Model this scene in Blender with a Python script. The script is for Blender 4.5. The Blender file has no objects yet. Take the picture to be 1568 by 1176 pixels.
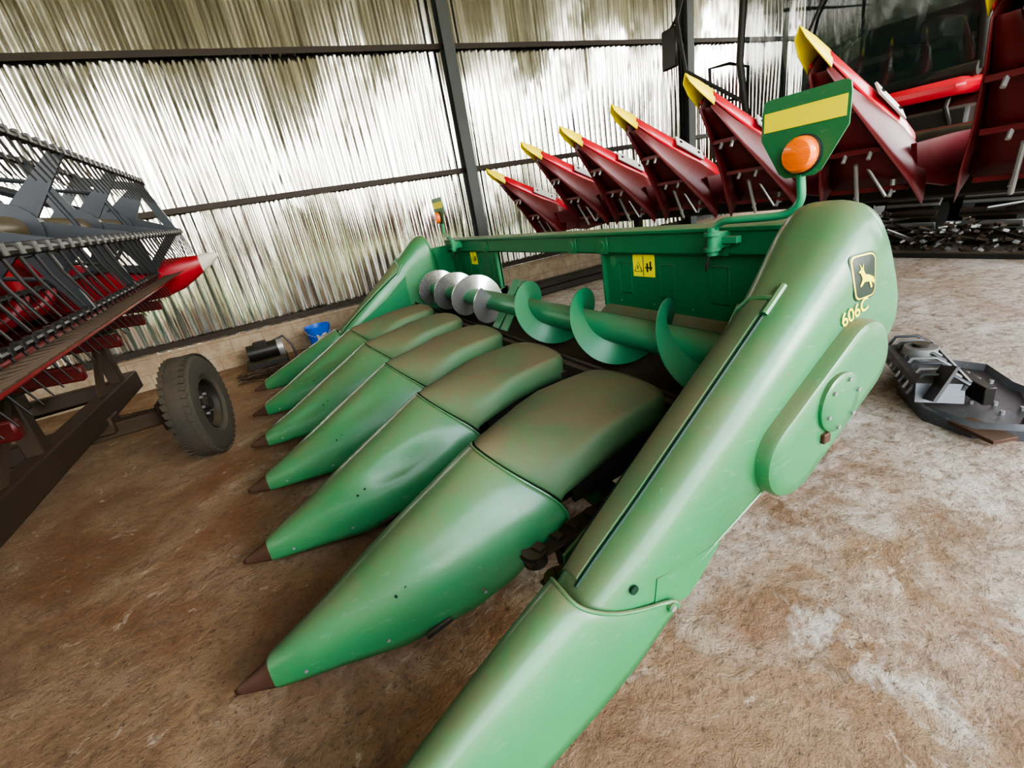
import bpy, math, random
from mathutils import Vector, Matrix
random.seed(7)
sc = bpy.context.scene
COL = sc.collection
V = Vector
try:
    sc.view_settings.look = 'AgX - High Contrast'
except Exception:
    pass

# ------------------------------------------------------------------ materials
def new_mat(name):
    m = bpy.data.materials.new(name); m.use_nodes = True
    nt = m.node_tree
    b = nt.nodes['Principled BSDF']
    return m, nt, b

def N(nt, typ, **kw):
    n = nt.nodes.new(typ)
    for k, v in kw.items():
        setattr(n, k, v)
    return n

def noise(nt, scale, detail=4, rough=.55, vec=None, dist=0.0):
    n = N(nt, 'ShaderNodeTexNoise')
    n.inputs['Scale'].default_value = scale
    n.inputs['Detail'].default_value = detail
    n.inputs['Roughness'].default_value = rough
    n.inputs['Distortion'].default_value = dist
    if vec is not None: nt.links.new(vec, n.inputs['Vector'])
    return n.outputs['Fac']

def ramp(nt, fac, stops):
    r = N(nt, 'ShaderNodeValToRGB')
    el = r.color_ramp.elements
    while len(el) < len(stops): el.new(.5)
    for e, (p, c) in zip(el, stops):
        e.position = p
        e.color = (c, c, c, 1) if isinstance(c, (int, float)) else (*c, 1)
    nt.links.new(fac, r.inputs['Fac'])
    return r.outputs['Color']

def mix(nt, fac, a, b, mode='MIX'):
    m = N(nt, 'ShaderNodeMix', data_type='RGBA', blend_type=mode)
    def put(sock, v):
        if isinstance(v, (int, float)): sock.default_value = v
        elif isinstance(v, tuple): sock.default_value = (*v, 1)
        else: nt.links.new(v, sock)
    put(m.inputs[0], fac); put(m.inputs[6], a); put(m.inputs[7], b)
    return m.outputs[2]

def math_(nt, op, a, b=0.0, clamp=False):
    m = N(nt, 'ShaderNodeMath', operation=op); m.use_clamp = clamp
    for i, v in enumerate((a, b)):
        if isinstance(v, (int, float)): m.inputs[i].default_value = v
        else: nt.links.new(v, m.inputs[i])
    return m.outputs[0]

def pos(nt):
    return N(nt, 'ShaderNodeNewGeometry').outputs['Position']

def scaled(nt, P, s):
    mp = N(nt, 'ShaderNodeMapping'); nt.links.new(P, mp.inputs['Vector'])
    mp.inputs['Scale'].default_value = s
    return mp.outputs[0]

def bump(nt, b, h, strength=.2, dist=.01):
    n = N(nt, 'ShaderNodeBump')
    n.inputs['Strength'].default_value = strength
    n.inputs['Distance'].default_value = dist
    nt.links.new(h, n.inputs['Height'])
    nt.links.new(n.outputs['Normal'], b.inputs['Normal'])

def painted(name, col, rough=.4, dust=.0, dustcol=(.18, .135, .07), metallic=0., spec=.5, coat=0., wear=.0, base_dust=0.06, power=2.2, flecks=0., scuff=(.17, .30, .18)):
    m, nt, b = new_mat(name)
    P = pos(nt)
    g = N(nt, 'ShaderNodeNewGeometry')
    s = N(nt, 'ShaderNodeSeparateXYZ'); nt.links.new(g.outputs['Normal'], s.inputs[0])
    up = math_(nt, 'POWER', math_(nt, 'MAXIMUM', s.outputs[2], 0.0), power)
    n1 = ramp(nt, noise(nt, 3.5, 7, .65, P, .4), [(.3, .40), (.60, 1.)])
    n2 = ramp(nt, noise(nt, 38, 3, .6, P), [(.35, .8), (.65, 1.)])
    f = math_(nt, 'MULTIPLY', math_(nt, 'MULTIPLY', up, n1), n2)
    f = math_(nt, 'ADD', math_(nt, 'MULTIPLY', f, dust), math_(nt, 'MULTIPLY', n1, base_dust), True)
    c0 = mix(nt, ramp(nt, noise(nt, 1.6, 3, .5, P), [(.3, 0.), (.7, 1.)]), tuple(x * .85 for x in col), tuple(min(1, x * 1.12) for x in col))
    if wear > 0:
        w = ramp(nt, noise(nt, 26, 5, .7, P), [(.66, 0.), (.72, 1.)])
        c0 = mix(nt, math_(nt, 'MULTIPLY', w, wear), c0, (.09, .04, .02))
    if flecks > 0:
        w = ramp(nt, noise(nt, 17, 6, .75, P, .3), [(.66, 0.), (.71, 1.)])
        c0 = mix(nt, math_(nt, 'MULTIPLY', w, flecks), c0, (.14, .10, .05))
        w = ramp(nt, noise(nt, 5, 5, .65, scaled(nt, P, (3, 9, 14)), .5), [(.60, 0.), (.72, 1.)])
        c0 = mix(nt, math_(nt, 'MULTIPLY', w, flecks * .6), c0, scuff)
    c = mix(nt, f, c0, dustcol)
    nt.links.new(c, b.inputs['Base Color'])
    r = math_(nt, 'ADD', math_(nt, 'MULTIPLY', f, .45), rough, True)
    if flecks > 0:
        r = math_(nt, 'ADD', r, math_(nt, 'MULTIPLY', ramp(nt, noise(nt, 6, 6, .7, P, .5), [(.4, 0.), (.65, 1.)]), .14), True)
    nt.links.new(r, b.inputs['Roughness'])
    b.inputs['Metallic'].default_value = metallic
    b.inputs['Specular IOR Level'].default_value = spec
    b.inputs['Coat Weight'].default_value = coat
    b.inputs['Coat Roughness'].default_value = .17
    bump(nt, b, noise(nt, 7, 3, .5, P), .16, .01)
    return m

GREEN = painted('green_paint', (.026, .190, .070), .28, .90, (.150, .130, .065), coat=.40, base_dust=.11, power=1.8, flecks=.7)
GREEN_TOP = painted('green_paint_dusty', (.035, .16, .065), .45, .75, (.155, .128, .068), base_dust=.42, power=1.5)
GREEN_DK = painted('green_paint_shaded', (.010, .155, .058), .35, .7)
GREEN_RED = painted('auger_green', (.035, .24, .11), .35, .6)
SEAM = painted('dark_seam', (.004, .03, .014), .6, 0, base_dust=0)
RUST = painted('rusty_tip', (.075, .034, .022), .55, .3, metallic=.3, wear=.8)
BLACK = painted('black_steel', (.012, .012, .012), .5, .45, base_dust=.08)
DEEP = painted('trough_steel', (.03, .025, .018), .6, .7, (.10, .065, .035), base_dust=.2)
BLACKC = painted('black_plastic', (.012, .012, .013), .4, .15)
GREY = painted('grey_steel', (.35, .35, .34), .4, .3, metallic=.6)
DGREY = painted('scratched_grey_plate', (.10, .107, .12), .28, .45, (.22, .18, .14), flecks=.6, metallic=.5, scuff=(.45, .47, .5))
PALE = painted('worn_bright_plate', (.75, .73, .70), .35, .1, metallic=.3)
SHINY = painted('polished_steel', (.90, .88, .86), .22, .25, (.3, .2, .12), metallic=.8, base_dust=.02)
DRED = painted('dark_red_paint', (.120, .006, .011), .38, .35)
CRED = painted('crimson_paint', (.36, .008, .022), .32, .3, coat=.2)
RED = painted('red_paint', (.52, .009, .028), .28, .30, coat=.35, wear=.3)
YEL = painted('yellow_plastic', (.90, .70, .01), .4, .10, wear=1.0, base_dust=.02)
YELC = painted('yellow_decal', (.95, .80, .03), .4, 0, base_dust=.0)
DECALB = painted('black_decal', (.006, .02, .012), .4, 0, base_dust=0)
BLUEG = painted('blue_grey_paint', (.022, .028, .036), .30, .25)
OLIVE = painted('reel_tube_paint', (.10, .075, .04), .4, .4)
BROWNST = painted('trailer_brown_steel', (.035, .022, .014), .55, .5, (.14, .085, .045), base_dust=.2)
RUBBER = painted('tyre_rubber', (.034, .031, .027), .75, .4, (.14, .11, .07), base_dust=.3)
POSTM = painted('post_steel', (.05, .055, .055), .5, 0, base_dust=.05)
GIRT = painted('girt_steel', (.03, .018, .012), .6, .3, base_dust=.05)
WHITE = painted('white_plastic', (.62, .55, .45), .5, .2)
BLUE = painted('blue_plastic', (.01, .12, .60), .35, .1)
SOCKET = painted('lamp_base', (.02, .02, .02), .5, .1)

def amber():
    m, nt, b = new_mat('amber_lens')
    b.inputs['Base Color'].default_value = (1, .19, .01, 1)
    b.inputs['Roughness'].default_value = .15
    b.inputs['Coat Weight'].default_value = 1
    w = N(nt, 'ShaderNodeTexWave', wave_type='BANDS', bands_direction='Z')
    w.inputs['Scale'].default_value = 60
    nt.links.new(pos(nt), w.inputs['Vector'])
    bump(nt, b, w.outputs['Fac'], .4, .004)
    return m
AMBER = amber()

def glass():
    m, nt, b = new_mat('cab_glass')
    b.inputs['Base Color'].default_value = (.02, .04, .036, 1)
    b.inputs['Roughness'].default_value = .03
    b.inputs['Alpha'].default_value = .5
    b.inputs['Coat Weight'].default_value = 1
    return m
GLASS = glass()

def metal_wall():
    m, nt, b = new_mat('corrugated_zinc')
    P = pos(nt)
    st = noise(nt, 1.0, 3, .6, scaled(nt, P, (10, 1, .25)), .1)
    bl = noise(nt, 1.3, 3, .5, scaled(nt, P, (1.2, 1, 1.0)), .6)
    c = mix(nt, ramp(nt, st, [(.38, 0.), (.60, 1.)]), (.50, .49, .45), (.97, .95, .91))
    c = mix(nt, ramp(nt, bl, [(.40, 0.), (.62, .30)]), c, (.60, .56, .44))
    nt.links.new(c, b.inputs['Base Color'])
    b.inputs['Metallic'].default_value = 1
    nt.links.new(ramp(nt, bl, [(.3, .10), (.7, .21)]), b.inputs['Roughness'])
    bump(nt, b, noise(nt, 1.0, 2, .45, scaled(nt, P, (4.0, 1, .9)), .4), .9, .034)
    return m
ZINC = metal_wall()

def floor_mat():
    m, nt, b = new_mat('dusty_concrete')
    P = pos(nt)
    s = N(nt, 'ShaderNodeSeparateXYZ'); nt.links.new(P, s.inputs[0])
    big = noise(nt, .55, 5, .6, P, .5)
    med = noise(nt, 2.4, 8, .68, P, .5)
    fine = noise(nt, 14, 8, .7, P, .3)
    dust = mix(nt, ramp(nt, med, [(.32, 0.), (.68, 1.)]), (.19, .105, .052), (.36, .24, .138))
    conc = mix(nt, ramp(nt, fine, [(.3, 0.), (.7, 1.)]), (.31, .245, .182), (.51, .445, .365))
    gx = math_(nt, 'MULTIPLY', math_(nt, 'ADD', s.outputs[0], -.9), .08)
    f = math_(nt, 'ADD', math_(nt, 'ADD', math_(nt, 'MULTIPLY', med, .8), math_(nt, 'MULTIPLY', big, .7)), gx)
    f = ramp(nt, f, [(.70, 0.), (.90, 1.)])
    c = mix(nt, f, dust, conc)
    rs = ramp(nt, noise(nt, 1.1, 6, .6, P, .8), [(.46, 0.), (.62, .80)])
    rs = math_(nt, 'MULTIPLY', rs, ramp(nt, math_(nt, 'MULTIPLY', s.outputs[0], .4), [(.2, 1.), (.9, .5)]))
    c = mix(nt, rs, c, (.22, .102, .046))
    wh = ramp(nt, noise(nt, 1.0, 9, .70, scaled(nt, P, (1, 1.3, 1)), 1.2), [(.52, 0.), (.60, .65)])
    c = mix(nt, math_(nt, 'MULTIPLY', wh, ramp(nt, s.outputs[0], [(.0, .10), (.6, 1.)])), c, (.57, .525, .455))
    sc_ = ramp(nt, noise(nt, 5.5, 8, .74, P, 1.0), [(.60, 0.), (.64, .65)])
    c = mix(nt, sc_, c, (.48, .39, .29))
    dk = ramp(nt, noise(nt, 3.1, 8, .74, scaled(nt, P, (1.4, 1, 1)), 1.4), [(.54, 0.), (.64, .65)])
    c = mix(nt, dk, c, (.165, .098, .055))
    sk = ramp(nt, noise(nt, 2.0, 6, .7, scaled(nt, P, (1.2, 7, 1)), .4), [(.56, 0.), (.68, .45)])
    c = mix(nt, sk, c, (.20, .135, .088))
    c = mix(nt, ramp(nt, fine, [(.36, .55), (.48, 0.)]), c, (.15, .09, .052))
    c = mix(nt, ramp(nt, noise(nt, 45, 4, .75, P), [(.36, .8), (.43, 0.)]), c, (.10, .06, .035))
    nt.links.new(c, b.inputs['Base Color'])
    nt.links.new(ramp(nt, f, [(0, .72), (1, .48)]), b.inputs['Roughness'])
    bump(nt, b, math_(nt, 'ADD', fine, med), .8, .022)
    return m
FLOOR = floor_mat()

def blocks_mat():
    m, nt, b = new_mat('concrete_blocks')
    P = pos(nt)
    s = N(nt, 'ShaderNodeSeparateXYZ'); nt.links.new(P, s.inputs[0])
    cb = N(nt, 'ShaderNodeCombineXYZ')
    nt.links.new(s.outputs[0], cb.inputs[0]); nt.links.new(s.outputs[2], cb.inputs[1])
    br = N(nt, 'ShaderNodeTexBrick')
    nt.links.new(cb.outputs[0], br.inputs['Vector'])
    br.inputs['Scale'].default_value = 1
    br.inputs['Brick Width'].default_value = .4
    br.inputs['Row Height'].default_value = .2
    br.inputs['Mortar Size'].default_value = .006
    br.inputs['Color1'].default_value = (.33, .26, .18, 1)
    br.inputs['Color2'].default_value = (.36, .29, .21, 1)
    br.inputs['Mortar'].default_value = (.25, .19, .13, 1)
    c = mix(nt, ramp(nt, noise(nt, 9, 6, .7, P), [(.35, .6), (.6, 0.)]), br.outputs['Color'], (.2, .12, .07))
    nt.links.new(c, b.inputs['Base Color']); b.inputs['Roughness'].default_value = .9
    return m
BLOCK = blocks_mat()

def simple(name, c1, c2, scale, rough=.9):
    m, nt, b = new_mat(name)
    P = pos(nt)
    nt.links.new(mix(nt, ramp(nt, noise(nt, scale, 6, .65, P), [(.35, 0.), (.65, 1.)]), c1, c2), b.inputs['Base Color'])
    b.inputs['Roughness'].default_value = rough
    return m
GRASS = simple('dry_grass', (.24, .22, .06), (.46, .40, .15), .8)
HEDGE = simple('tree_foliage', (.03, .06, .014), (.15, .20, .04), 1.5)
ROOF = simple('roof_metal', (.30, .29, .25), (.44, .42, .36), 1)

# ------------------------------------------------------------------ mesh builder
class MB:
    def __init__(s):
        s.v = []; s.f = []; s.m = []; s.mats = []
    def mi(s, mat):
        if mat not in s.mats: s.mats.append(mat)
        return s.mats.index(mat)
    def add(s, vs, fs, mat):
        o = len(s.v); s.v += [tuple(p) for p in vs]; k = s.mi(mat)
        for f in fs:
            s.f.append([o + i for i in f]); s.m.append(k)
    def box(s, c, d, mat, rot=None, ch=None):
        x, y, z = [a / 2 for a in d]
        c = V(c)
        R = rot if rot is not None else Matrix.Identity(3)
        e = ch if ch is not None else min(x, y, z) * .18
        vs = []
        key = {}
        for sx in (-1, 1):
            for sy in (-1, 1):
                for sz in (-1, 1):
                    for ax in range(3):
                        p = [sx * (x - e), sy * (y - e), sz * (z - e)]
                        p[ax] = (sx * x, sy * y, sz * z)[ax]
                        key[(sx, sy, sz, ax)] = len(vs)
                        vs.append(c + R @ V(p))
        fs = []
        def K(a, b, cc, ax): return key[(a, b, cc, ax)]
        for sg in (-1, 1):
            for ax in range(3):
                q = []
                for (a, b) in ((-1, -1), (1, -1), (1, 1), (-1, 1)):
                    t = [0, 0, 0]; t[ax] = sg; o = [i for i in range(3) if i != ax]
                    t[o[0]] = a; t[o[1]] = b
                    q.append(K(*t, ax))
                fs.append(q)
        for ax in range(3):
            o = [i for i in range(3) if i != ax]
            for a in (-1, 1):
                for b in (-1, 1):
                    t1 = [0, 0, 0]; t1[ax] = -1; t1[o[0]] = a; t1[o[1]] = b
                    t2 = list(t1); t2[ax] = 1
                    fs.append([K(*t1, o[0]), K(*t2, o[0]), K(*t2, o[1]), K(*t1, o[1])])
        for sx in (-1, 1):
            for sy in (-1, 1):
                for sz in (-1, 1):
                    fs.append([K(sx, sy, sz, 0), K(sx, sy, sz, 1), K(sx, sy, sz, 2)])
        s.add(vs, fs, mat)
    def loft(s, rings, mat, closed=False, cap=False, matf=None):
        n = len(rings[0]); vs = [p for r in rings for p in r]
        m = n if closed else n - 1
        o = len(s.v); s.v += [tuple(p) for p in vs]
        for i in range(len(rings) - 1):
            for j in range(m):
                k = (j + 1) % n
                s.f.append([o + i * n + j, o + i * n + k, o + (i + 1) * n + k, o + (i + 1) * n + j])
                s.m.append(s.mi(matf(i, j) if matf else mat))
        if cap:
            s.f.append([o + j for j in range(n)]); s.m.append(s.mi(matf(0, 0) if matf else mat))
            s.f.append([o + (len(rings) - 1) * n + j for j in range(n)]); s.m.append(s.mi(matf(len(rings) - 2, 0) if matf else mat))
    def tube(s, path, r, mat, n=10, cap=True):
        path = [V(p) for p in path]
        rr = r if isinstance(r, (list, tuple)) else [r] * len(path)
        rings = []
        up = None
        for i, p in enumerate(path):
            t = (path[min(i + 1, len(path) - 1)] - path[max(i - 1, 0)]).normalized()
            if up is None:
                up = V((0, 0, 1)) if abs(t.z) < .9 else V((0, 1, 0))
            a = t.cross(up).normalized(); b = a.cross(t).normalized(); up = b
            rings.append([p + rr[i] * (math.cos(2 * math.pi * k / n) * a + math.sin(2 * math.pi * k / n) * b) for k in range(n)])
        s.loft(rings, mat, True, cap)
    def cyl(s, a, b, r, mat, n=20, r2=None):
        s.tube([a, b], [r, r if r2 is None else r2], mat, n)
    def prism(s, poly, o, ex, ez, en, t, mat):
        o = V(o); ex = V(ex); ez = V(ez); en = V(en); n = len(poly)
        vs = [o + ex * p[0] + ez * p[1] for p in poly] + [o + ex * p[0] + ez * p[1] + en * t for p in poly]
        fs = [list(range(n)), list(range(n, 2 * n))] + [[i, (i + 1) % n, n + (i + 1) % n, n + i] for i in range(n)]
        s.add(vs, fs, mat)
    def build(s, name, parent=None, solid=0, bevel=0, angle=40):
        me = bpy.data.meshes.new(name); me.from_pydata(s.v, [], s.f)
        for m in s.mats: me.materials.append(m)
        for p, k in zip(me.polygons, s.m): p.material_index = k; p.use_smooth = True
        import bmesh
        bm = bmesh.new(); bm.from_mesh(me)
        bmesh.ops.recalc_face_normals(bm, faces=bm.faces); bm.to_mesh(me); bm.free()
        me.set_sharp_from_angle(angle=math.radians(angle))
        ob = bpy.data.objects.new(name, me); COL.objects.link(ob)
        if solid:
            md = ob.modifiers.new('s', 'SOLIDIFY'); md.thickness = solid; md.offset = -1
        if bevel:
            md = ob.modifiers.new('b', 'BEVEL'); md.width = bevel; md.segments = 3; md.limit_method = 'ANGLE'
        if parent: ob.parent = parent
        return ob

def empty(name):
    e = bpy.data.objects.new(name, None); COL.objects.link(e); return e
def lerp(a, b, t): return a + (b - a) * t
def interp(x, tab):
    if x <= tab[0][0]: return tab[0][1]
    for (x0, y0), (x1, y1) in zip(tab, tab[1:]):
        if x <= x1: return lerp(y0, y1, (x - x0) / (x1 - x0))
    return tab[-1][1]
def smooth_tab(x, tab, w=.05):
    return (interp(x - w, tab) + interp(x, tab) * 2 + interp(x + w, tab)) / 4
def rotm(ax, deg): return Matrix.Rotation(math.radians(deg), 3, ax)
def catmull(pts, n=6):
    P_ = [V(p) for p in pts]; out = []
    for i in range(len(P_) - 1):
        p0, p1, p2, p3 = P_[max(i - 1, 0)], P_[i], P_[i + 1], P_[min(i + 2, len(P_) - 1)]
        for k in range(n):
            t = k / n
            out.append(.5 * ((2 * p1) + (-p0 + p2) * t + (2 * p0 - 5 * p1 + 4 * p2 - p3) * t * t + (-p0 + 3 * p1 - 3 * p2 + p3) * t ** 3))
    out.append(P_[-1]); return out

# ------------------------------------------------------------------ camera
B = V((.8675, -.3133, .3860)); W = V((-.4686, -.2560, .8454)); Dn = V((.1662, .9145, .3688))
right = V((B.x, W.x, -Dn.x)).normalized()
down = V((B.y, W.y, -Dn.y))
down = (down - right * down.dot(right)).normalized()
fwd = right.cross(down).normalized()
cam = bpy.data.cameras.new('camera'); cam.sensor_width = 36; cam.lens = 700 / 1600 * 36
cam.clip_start = .02; cam.clip_end = 300
co = bpy.data.objects.new('camera', cam); COL.objects.link(co)
M = Matrix((right, -down, -fwd)).transposed().to_4x4(); M.translation = V((0, 0, 1.46))
co.matrix_world = M
sc.camera = co

# ------------------------------------------------------------------ building shell
WY = 7.2
mb = MB()
mb.add([(-9, -4, 0), (17, -4, 0), (17, WY + .15, 0), (-9, WY + .15, 0), (-9, -4, -.2), (17, -4, -.2), (17, WY + .15, -.2), (-9, WY + .15, -.2)],
       [[0, 1, 2, 3], [0, 4, 5, 1], [1, 5, 6, 2], [2, 6, 7, 3], [3, 7, 4, 0], [4, 7, 6, 5]], FLOOR)
mb.build('floor')
def corrugated(name, p0, dirv, nrm, L, z0, z1, pitch=.115, amp=.016, sheet=.92):
    mb = MB(); n = int(L / pitch * 8); p0 = V(p0); d = V(dirv); nn = V(nrm)
    rows = 25; rings = []
    rnd = random.Random(5)
    ncol = int(L / pitch) + 3
    key = [[rnd.uniform(-1, 1) for _ in range(9)] for _ in range(ncol)]
    def dentf(ci, t):
        t *= 7.99; a = int(t); f = t - a; f = f * f * (3 - 2 * f)
        return lerp(key[ci][a], key[ci][a + 1], f)
    for r in range(rows):
        tt = r / (rows - 1); z = lerp(z0, z1, tt); ring = []
        for i in range(n + 1):
            x = i * L / n
            q_ = x / pitch; ci = int(q_); fr = q_ - ci; fr = fr * fr * (3 - 2 * fr)
            dent = lerp(dentf(ci, tt), dentf(ci + 1, tt), fr) * .0030
            k = math.sin(2 * math.pi * x / pitch)
            sh = int(x / sheet)
            off = .012 * ((sh * 7919) % 5 - 2) / 2 * (x / sheet - sh)
            wob = .014 * math.sin(x * 1.7 + z * 1.6) + .008 * math.sin(x * 4.3 - z * 2.7 + sh)
            q = p0 + d * x + nn * (amp * k + off + wob + dent); q.z = z; ring.append(q)
        rings.append(ring)
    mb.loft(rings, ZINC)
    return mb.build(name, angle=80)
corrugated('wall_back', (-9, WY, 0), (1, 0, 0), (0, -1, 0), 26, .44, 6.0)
corrugated('wall_left', (-9, -4, 0), (0, 1, 0), (1, 0, 0), 11.2, 0, 6.0)
mb = MB(); mb.box((4, WY + .07, .22), (26, .2, .44), BLOCK, ch=.01); mb.build('baseboard_back')
mb = MB()
mb.box((4, 1.6, 6.05), (26, 11.4, .08), ROOF, ch=.01); mb.build('ceiling')
for x in (3.17, 7.95, 12.7, -6.4):
    mb = MB()
    mb.box((x, WY - .13, 3.0), (.03, .16, 6.0), POSTM, ch=.003)
    mb.box((x, WY - .21, 3.0), (.17, .016, 6.0), POSTM, ch=.003)
    mb.box((x, WY - .05, 3.0), (.17, .016, 6.0), POSTM, ch=.003)
    mb.build('trim_post')
for z in (2.09, 3.71, 5.4, .50):
    mb = MB()
    mb.box((4, WY - .045, z), (26, .05, .012), GIRT, ch=.002)
    mb.box((4, WY - .07, z - .03 if z > 1 else z), (26, .01, .07), GIRT, ch=.002)
    mb.build('trim_girt')
mb = MB(); mb.add([(-80, -80, -.21), (80, -80, -.21), (80, 60, -.21), (-80, 60, -.21)], [[0, 1, 2, 3]], GRASS); mb.build('ground_outside')  # unseen grass plane, added to give yellow-green reflections in the zinc wall
mb = MB(); rings = []
for i in range(90):
    x = -70 + i * 1.6; h = 3.5 + 2 * math.sin(i * .7) + random.random() * 2.2
    rings.append([(x, -30 + 3 * math.cos(a) * (1 + .1 * random.random()), -.25 + h * math.sin(a)) for a in [math.pi * k / 8 for k in range(9)]])
mb.loft(rings, HEDGE); mb.build('hedge_for_reflection')  # unseen tree line, added so the corrugated wall reflects dark green

# ------------------------------------------------------------------ GREEN CORN HEADER
YC = 3.0
hdr = empty('corn_header')
snY = [1.467 + .75 * k for k in range(5)]
S_T = [(-.56, .098, .004), (-.54, .108, .013), (-.44, .150, .040), (-.425, .168, .050), (-.3, .225, .088), (-.2, .272, .117),
       (-.1, .325, .150), (0, .378, .182), (.1, .430, .214), (.2, .482, .243), (.3, .535, .270), (.4, .590, .292), (.45, .614, .300), (.463, .616, .298)]
S_B = [(-.56, .08), (-.44, .06), (0, .085), (.25, .135), (.45, .22), (.60, .33), (.75, .42)]
def snout_ring(x, zt, hw, yc, n=32, back=.20, t0=0, t1=math.pi):
    ring = []
    bl = max(0, min(1, (x - .05) / .41))
    p = lerp(2.25, 1.85, bl)
    for i in range(n + 1):
        t = lerp(t0, t1, i / n); c, s_ = math.cos(t), math.sin(t)
        xx = x + back * abs(c) ** 2.0 * bl
        zb = interp(xx, S_B)
        ring.append(V((xx, yc + hw * math.copysign(abs(c) ** (2 / p), c), zb + (zt - zb) * abs(s_) ** (2 / p))))
    return ring
for k, yc in enumerate(snY):
    rnd = random.Random(k + 4)
    mb = MB()
    rings = [snout_ring(x, zt, hw, yc) for (x, zt, hw) in S_T]
    dents = [(rnd.uniform(-.1, .35), rnd.choice((7, 8, 9, 22, 23, 24, 25)), rnd.uniform(.012, .022)) for _ in range(4)]
    for ri, (x, _, _) in enumerate(S_T):
        for j, p in enumerate(rings[ri]):
            for dx, dj, dd in dents:
                w_ = math.exp(-((x - dx) / .07) ** 2 - ((j - dj) / 1.7) ** 2)
                p.z -= dd * w_; p.y -= dd * w_ * (1 if p.y > yc else -1)
    mb.loft(rings, GREEN, matf=lambda i, j: RUST if i < 2 else GREEN)
    mb.tube([p + V((0, 0, .002)) for p in rings[-1]], .005, GREEN, 6)
    for sgn in (-1, 1):
        mb.box((.12, yc + sgn * .222, .125), (.10, .014, .02), BLACK, rotm('Y', -12))
        for bx, bz in ((-.33, .10), (-.05, .13), (.3, .22)):
            w = interp(bx, [(a, d) for a, _, d in S_T])
            mb.cyl((bx, yc + sgn * (w - .012), bz), (bx, yc + sgn * (w + .004), bz), .006, GREY, 8)
        for bx, bz in ((.02, .28), (.06, .30)):
            mb.cyl((bx, yc + sgn * .12, bz), (bx, yc + sgn * .158, bz), .005, SEAM, 8)
    mb.build('snout_%d' % (k + 1), hdr, solid=.006, angle=50)
    mb = MB(); rings = []
    front = snout_ring(.472, .617, .299, yc, 40, t0=.36, t1=math.pi - .36)
    front = [p + V((.004 + .006 * abs(p.y - yc) / .3, 0, .002)) for p in front]
    st = [(.50, .628, .294), (.60, .638, .290), (.72, .647, .282), (.88, .657, .270), (1.05, .668, .258), (1.17, .672, .249), (1.23, .668, .242), (1.265, .655, .232), (1.283, .628, .218), (1.288, .59, .20)]
    def flat(x, zt, hw):
        ring = []
        for i in range(41):
            u = 1 - 2 * i / 40
            a = math.sin(u * math.pi / 2)
            e = max(0, abs(u) - .66) / .34
            ring.append(V((x - (.045 * abs(a) ** 6 if x > 1.2 else 0), yc + hw * a, zt - .022 * a * a - .12 * e ** 2.6)))
        return ring
    rings.append([p + V((0, 0, -.012)) for p in front]); rings.append(front)
    for (x, zt, hw) in st:
        wgt = max(0, min(1, (x - .478) / .38)); wgt = wgt ** .7
        fl = flat(x, zt, hw); ring = []
        for j in range(41):
            pf = front[j]; sh = pf.x - .476
            ring.append(V((fl[j].x + sh * (1 - min(1, (x - .478) / .5)), lerp(pf.y, fl[j].y, wgt), lerp(pf.z + (zt - .619), fl[j].z, wgt))))
        rings.append(ring)
    mb.loft(rings, GREEN_TOP)
    mb.build('deck_cover_%d' % (k + 1), hdr, solid=.008, angle=50)
    mb = MB()
    mb.box((.62, yc, .46), (.04, .36, .16), BLACK)
    for sgn in (-1, 1):
        mb.box((1.0, yc + sgn * .225, .46), (.54, .02, .16), BLACK, rotm('Y', -4))
    mb.box((.92, yc, .40), (.70, .34, .12), BLACK, rotm('Y', -4))
    mb.build('row_frame_%d' % (k + 1), hdr)
mb = MB()
for k in range(6):
    y = 1.092 + .75 * k
    for sgn in (-1, 1):
        mb.box((.85, y + sgn * .075, .34), (.8, .075, .012), DEEP, rotm('Y', -8))
        for j in range(9):
            x = .52 + j * .078
            mb.box((x, y + sgn * .07, .36 + (x - .85) * .14), (.035, .045, .02), DEEP, rotm('Z', 20 * sgn))
        mb.cyl((.50, y + sgn * .075, .26), (.50, y + sgn * .075, .31), .045, BLACK, 14)
    mb.box((.95, y, .24), (.7, .24, .12), DEEP, rotm('Y', -5))
mb.build('row_units', hdr)

ZT = [(.30, .40), (.42, .478), (.5, .54), (.67, .66), (.945, .868), (1.22, 1.075), (1.36, 1.19), (1.46, 1.275), (1.53, 1.310), (1.575, 1.305), (1.61, 1.26), (1.635, 1.17), (1.648, 1.07)]
ZBO = [(.3, .24), (.5, .32), (.69, .43), (1.06, .58), (1.2, .66), (1.4, .76), (1.6, .86), (1.66, .90)]
YO = [(.3, .715), (.42, .700), (.55, .684), (.8, .675), (1.7, .675)]
YI = [(.3, .885), (.42, .895), (.55, .925), (.7, .935), (1.2, .945), (1.4, .985), (1.55, 1.02), (1.6, 1.02), (1.66, .98)]
PP = 3.0
def shield_params(x):
    return smooth_tab(x, ZT, .02), interp(x, ZBO), interp(x, YO), interp(x, YI)
def shield_z(x, y):
    zt, zb, yo, yi = shield_params(x); yc = (yo + yi) / 2; hw = (yi - yo) / 2
    a = min(.999, abs((y - yc) / hw)); H = min(.42, zt - zb) * .8
    return zt - H * (1 - (1 - a ** PP) ** (1 / PP))
def shield_y(x, z):
    zt, zb, yo, yi = shield_params(x); yc = (yo + yi) / 2; hw = (yi - yo) / 2
    H = min(.42, zt - zb) * .8
    a = max(0, min(1, (z - (zt - H)) / H))
    return yc - hw * (1 - a ** PP) ** (1 / PP)
def mirror(p, far): return V((p[0], 2 * YC - p[1], p[2])) if far else V(p)

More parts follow.
